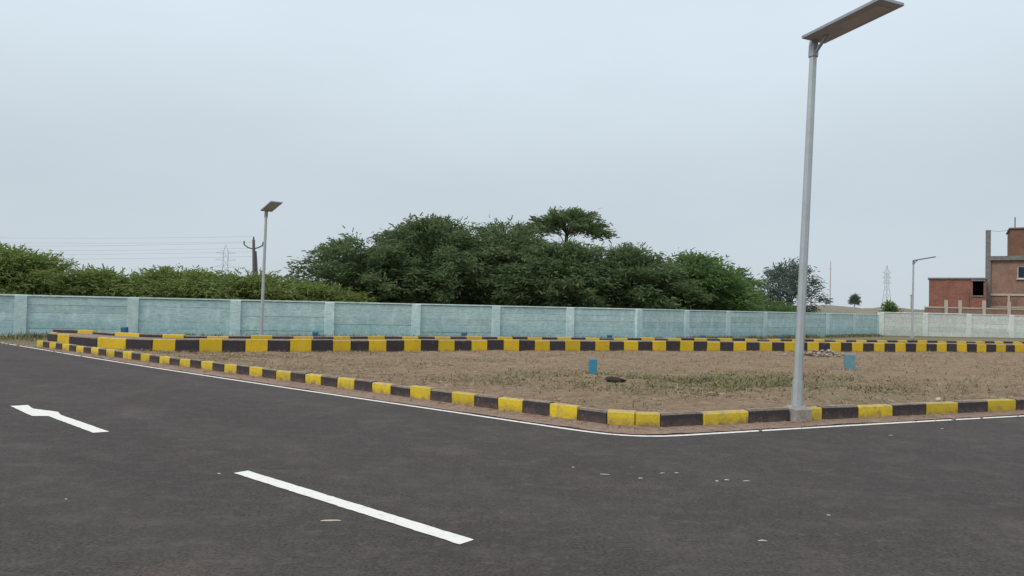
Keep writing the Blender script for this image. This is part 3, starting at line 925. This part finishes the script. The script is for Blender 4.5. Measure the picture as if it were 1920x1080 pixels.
def pylon(label, x, y, H, wb, wt, arms):
    root = thing('pylon', label, 'pylon', (x, y, -.06), .3, 'far pylons')
    th = .06
    def hw(z): return (wb + (wt - wb) * min(1, z / (H * .62))) / 2
    corners = ((-1, -1), (1, -1), (1, 1), (-1, 1))
    legs = [0, H * .18, H * .34, H * .48, H * .62, H * .74, H * .86]
    for cx, cy in corners:
        MB().tube([(cx * hw(z), cy * hw(z), z) for z in legs] + [(0, 0, H)], th * 1.3, 4).build('leg', MT['pylon'], root)
    br = MB()
    for a, b in zip(legs[:-1], legs[1:]):
        for i in range(4):
            c0, c1 = corners[i], corners[(i + 1) % 4]
            br.tube([(c0[0] * hw(a), c0[1] * hw(a), a), (c1[0] * hw(b), c1[1] * hw(b), b)], th * .7, 3)
            br.tube([(c1[0] * hw(a), c1[1] * hw(a), a), (c0[0] * hw(b), c0[1] * hw(b), b)], th * .7, 3)
    br.build('bracing', MT['pylon'], root)
    for z, w in arms:
        for s_ in (-1, 1):
            mb = MB()
            mb.tube([(s_ * hw(z), hw(z), z), (s_ * w, 0, z + .3)], th, 4); mb.tube([(s_ * hw(z), -hw(z), z), (s_ * w, 0, z + .3)], th, 4)
            mb.tube([(s_ * hw(z) * .8, 0, z + 1.8), (s_ * w, 0, z + .3)], th, 4)
            mb.build('cross_arm', MT['pylon'], root)
pylon('faint lattice pylon far behind the overhead wires and utility pole', -161.6, 420, 32.5, 6.5, 2.6, ((27.3, 5.2), (23.5, 5.4), (19.5, 5.4)))
pylon('slender lattice pylon far off beyond the sand bank', 190.8, 380, 26.6, 4.2, 1.3, ((22.5, 2.6), (20.0, 2.8), (17.5, 2.8)))
ma = thing('mast', 'thin pinkish mast beyond the sand bank, beside the grey green tree', 'mast', (46.9, 110, -.06))
MB().tube([(0, 0, 0), (0, 0, 9.3)], [.09, .06], 6).build('pole', MT['mast'], ma)
MB().tube([(-.25, 0, 8.2), (.25, 0, 8.2)], .04, 4).build('cross_bar', MT['mast'], ma)
sp = thing('short_post', 'short pale post standing on the sand bank', 'post', (46.0, 86, 2.3))
MB().tube([(0, 0, -.3), (0, 0, 1.6)], .08, 6).build('shaft', MT['pale_band'], sp)
MB().box(-.12, .12, -.12, .12, 1.58, 1.66).build('cap', MT['pale_band'], sp)

# ------------------------------------------------------------------ brick buildings
def wall_with_holes(x0, x1, z0, z1, y0, y1, holes):
    """front wall slab (y0 front, y1 back) with rectangular openings"""
    mb = MB()
    xs = sorted({x0, x1, *[h[0] for h in holes], *[h[1] for h in holes]}); zs = sorted({z0, z1, *[h[2] for h in holes], *[h[3] for h in holes]})
    for a, b in zip(xs[:-1], xs[1:]):
        for c, d in zip(zs[:-1], zs[1:]):
            cx, cz = (a + b) / 2, (c + d) / 2
            if any(h[0] < cx < h[1] and h[2] < cz < h[3] for h in holes): continue
            mb.box(a, b, y0, y1, c, d)
    return mb
low = thing('brick_shed', 'low red brick block with a dark flat roof and a dark opening', 'building', (40.22, 72.0, 0), -R(31))
hole = (44.35, 45.35, 3.6, 4.95)
wall_with_holes(40.22, 45.6, -.06, 5.12, 72.0, 72.23, [hole]).build('front_wall', MT['brick_red'], low)
MB().box(40.22, 40.45, 72.232, 78, -.06, 5.12).build('side_wall', MT['brick_red'], low)
MB().box(45.37, 45.6, 72.232, 78, -.06, 5.12).build('side_wall', MT['brick_red'], low)
MB().box(40.452, 45.368, 77.77, 78, -.06, 5.12).build('back_wall', MT['brick_red'], low)
MB().box(40.10, 45.72, 71.88, 78.1, 5.122, 5.27).build('roof', MT['old_concrete'], low)
MB().box(44.30, 45.40, 71.9, 71.998, 3.48, 3.60).build('sill', MT['old_concrete'], low)
MB().box(44.2, 45.5, 71.9, 71.998, 4.95, 5.09).build('lintel', MT['old_concrete'], low)
MB().box(43.85, 44.05, 71.86, 71.998, -.06, 4.2).build('downpipe', MT['brick_dark'], low)

mainb = thing('brick_building', 'unfinished brown brick building with concrete column and rooftop room', 'building', (46.92, 74.0, 0), -R(31))
wins = [(49.95, 50.95, 5.40, 6.62), (52.6, 53.8, 5.40, 6.62), (55.5, 56.7, 5.40, 6.62), (49.3, 50.5, .6, 2.1), (52.6, 53.8, .6, 2.1)]
wall_with_holes(47.45, 59, -.06, 7.20, 74.0, 74.25, wins).build('front_wall', MT['brick_brown'], mainb)
MB().box(47.45, 47.70, 74.252, 83, -.06, 7.20).build('side_wall', MT['brick_brown'], mainb)
MB().box(58.75, 59, 74.252, 83, -.06, 7.20).build('side_wall', MT['brick_brown'], mainb)
MB().box(47.7, 58.75, 82.75, 83, -.06, 7.20).build('back_wall', MT['brick_brown'], mainb)
MB().box(47.2, 59.3, 73.7, 83.3, 7.202, 7.62).build('floor_slab', MT['old_concrete'], mainb)
MB().box(47.705, 58.745, 74.26, 82.7, 3.55, 3.72).build('floor_slab', MT['old_concrete'], mainb)
MB().box(46.92, 47.42, 73.75, 74.2, -.06, 10.2).build('column', MT['old_concrete'], mainb)
MB().box(47.44, 59.0, 73.9, 73.998, 3.72, 3.92).build('lintel_band', MT['pale_band'], mainb)
MB().box(47.44, 59.0, 73.9, 73.998, 2.55, 2.68).build('lintel_band', MT['pale_band'], mainb)
MB().box(49.05, 49.25, 73.88, 73.998, -.06, 2.545).build('pier', MT['pale_band'], mainb)
MB().box(49.05, 49.25, 73.88, 73.998, 2.685, 3.715).build('pier', MT['pale_band'], mainb)
ru = wall_with_holes(49.3, 57, 7.622, 10.3, 74.3, 74.5, [(51.6, 52.6, 8.2, 9.6)]); ru.build('rooftop_wall', MT['brick_dark'], mainb)
MB().box(49.3, 49.5, 74.502, 80, 7.622, 10.3).build('rooftop_wall', MT['brick_dark'], mainb)
MB().box(56.8, 57, 74.502, 80, 7.622, 10.3).build('rooftop_wall', MT['brick_dark'], mainb)
MB().box(49.502, 56.798, 79.8, 80, 7.622, 10.3).build('rooftop_wall', MT['brick_dark'], mainb)
MB().box(49.15, 57.15, 74.15, 80.15, 10.302, 10.42).build('roof', MT['old_concrete'], mainb)
MB().tube([(49.72, 74.4, 10.40), (49.72, 74.4, 11.45)], .06, 6).build('rod', MT['old_concrete'], mainb)
MB().tube([(47.2, 74.0, 10.15), (48.3, 74.2, 10.08), (49.4, 74.5, 10.25)], .02, 4).build('clothes_line', MT['wire'], mainb)
for (x0, x1, z0, z1) in wins:
    f = MB()
    f.box(x0, x0 + .08, 74.06, 74.14, z0, z1); f.box(x1 - .35, x1, 74.06, 74.14, z0 + .08, z1 - .08)
    f.box(x0 + .081, x1, 74.06, 74.14, z0, z0 + .079); f.box(x0 + .081, x1, 74.06, 74.14, z1 - .079, z1)
    fo = f.build('window', MT['frame_white'], mainb)
    MB().box(x0 + .081, x1 - .351, 74.09, 74.11, z0 + .08, z1 - .08).build('pane', MT['solar'], fo)
    MB().box(x0 - .12, x1 + .12, 73.82, 73.996, z0 - .10, z0 - .005).build('sill', MT['pale_band'], mainb)
MB().box(47.71, 58.74, 77.0, 77.1, 0, 7.1).build('inner_wall', MT['brick_dark'], mainb)

for root_, ox, oy in ((low, 40.22, 72.0), (mainb, 46.92, 74.0)):
    for o in list(root_.children):
        for q in [o] + list(o.children):
            for v in q.data.vertices: v.co.x = (v.co.x - ox) * .87; v.co.y -= oy
fe = thing('brick_fence', 'low brick fence with pale posts in front of the brick shed', 'fence', (0, 0, 0))
MB().box(36.6, 52.0, 66.0, 66.2, -.06, 2.30).build('panel', MT['brick_brown'], fe)
MB().box(36.6, 52.0, 65.96, 66.24, 2.302, 2.42).build('coping', MT['pale_band'], fe)
for x in (38.35, 39.58, 41.7, 43.9, 46.1, 46.9, 48.6, 50.4):
    MB().box(x - .13, x + .13, 65.85, 65.958, -.06, 3.05 + random.uniform(-.05, .05)).build('post', MT['pale_band'], fe)
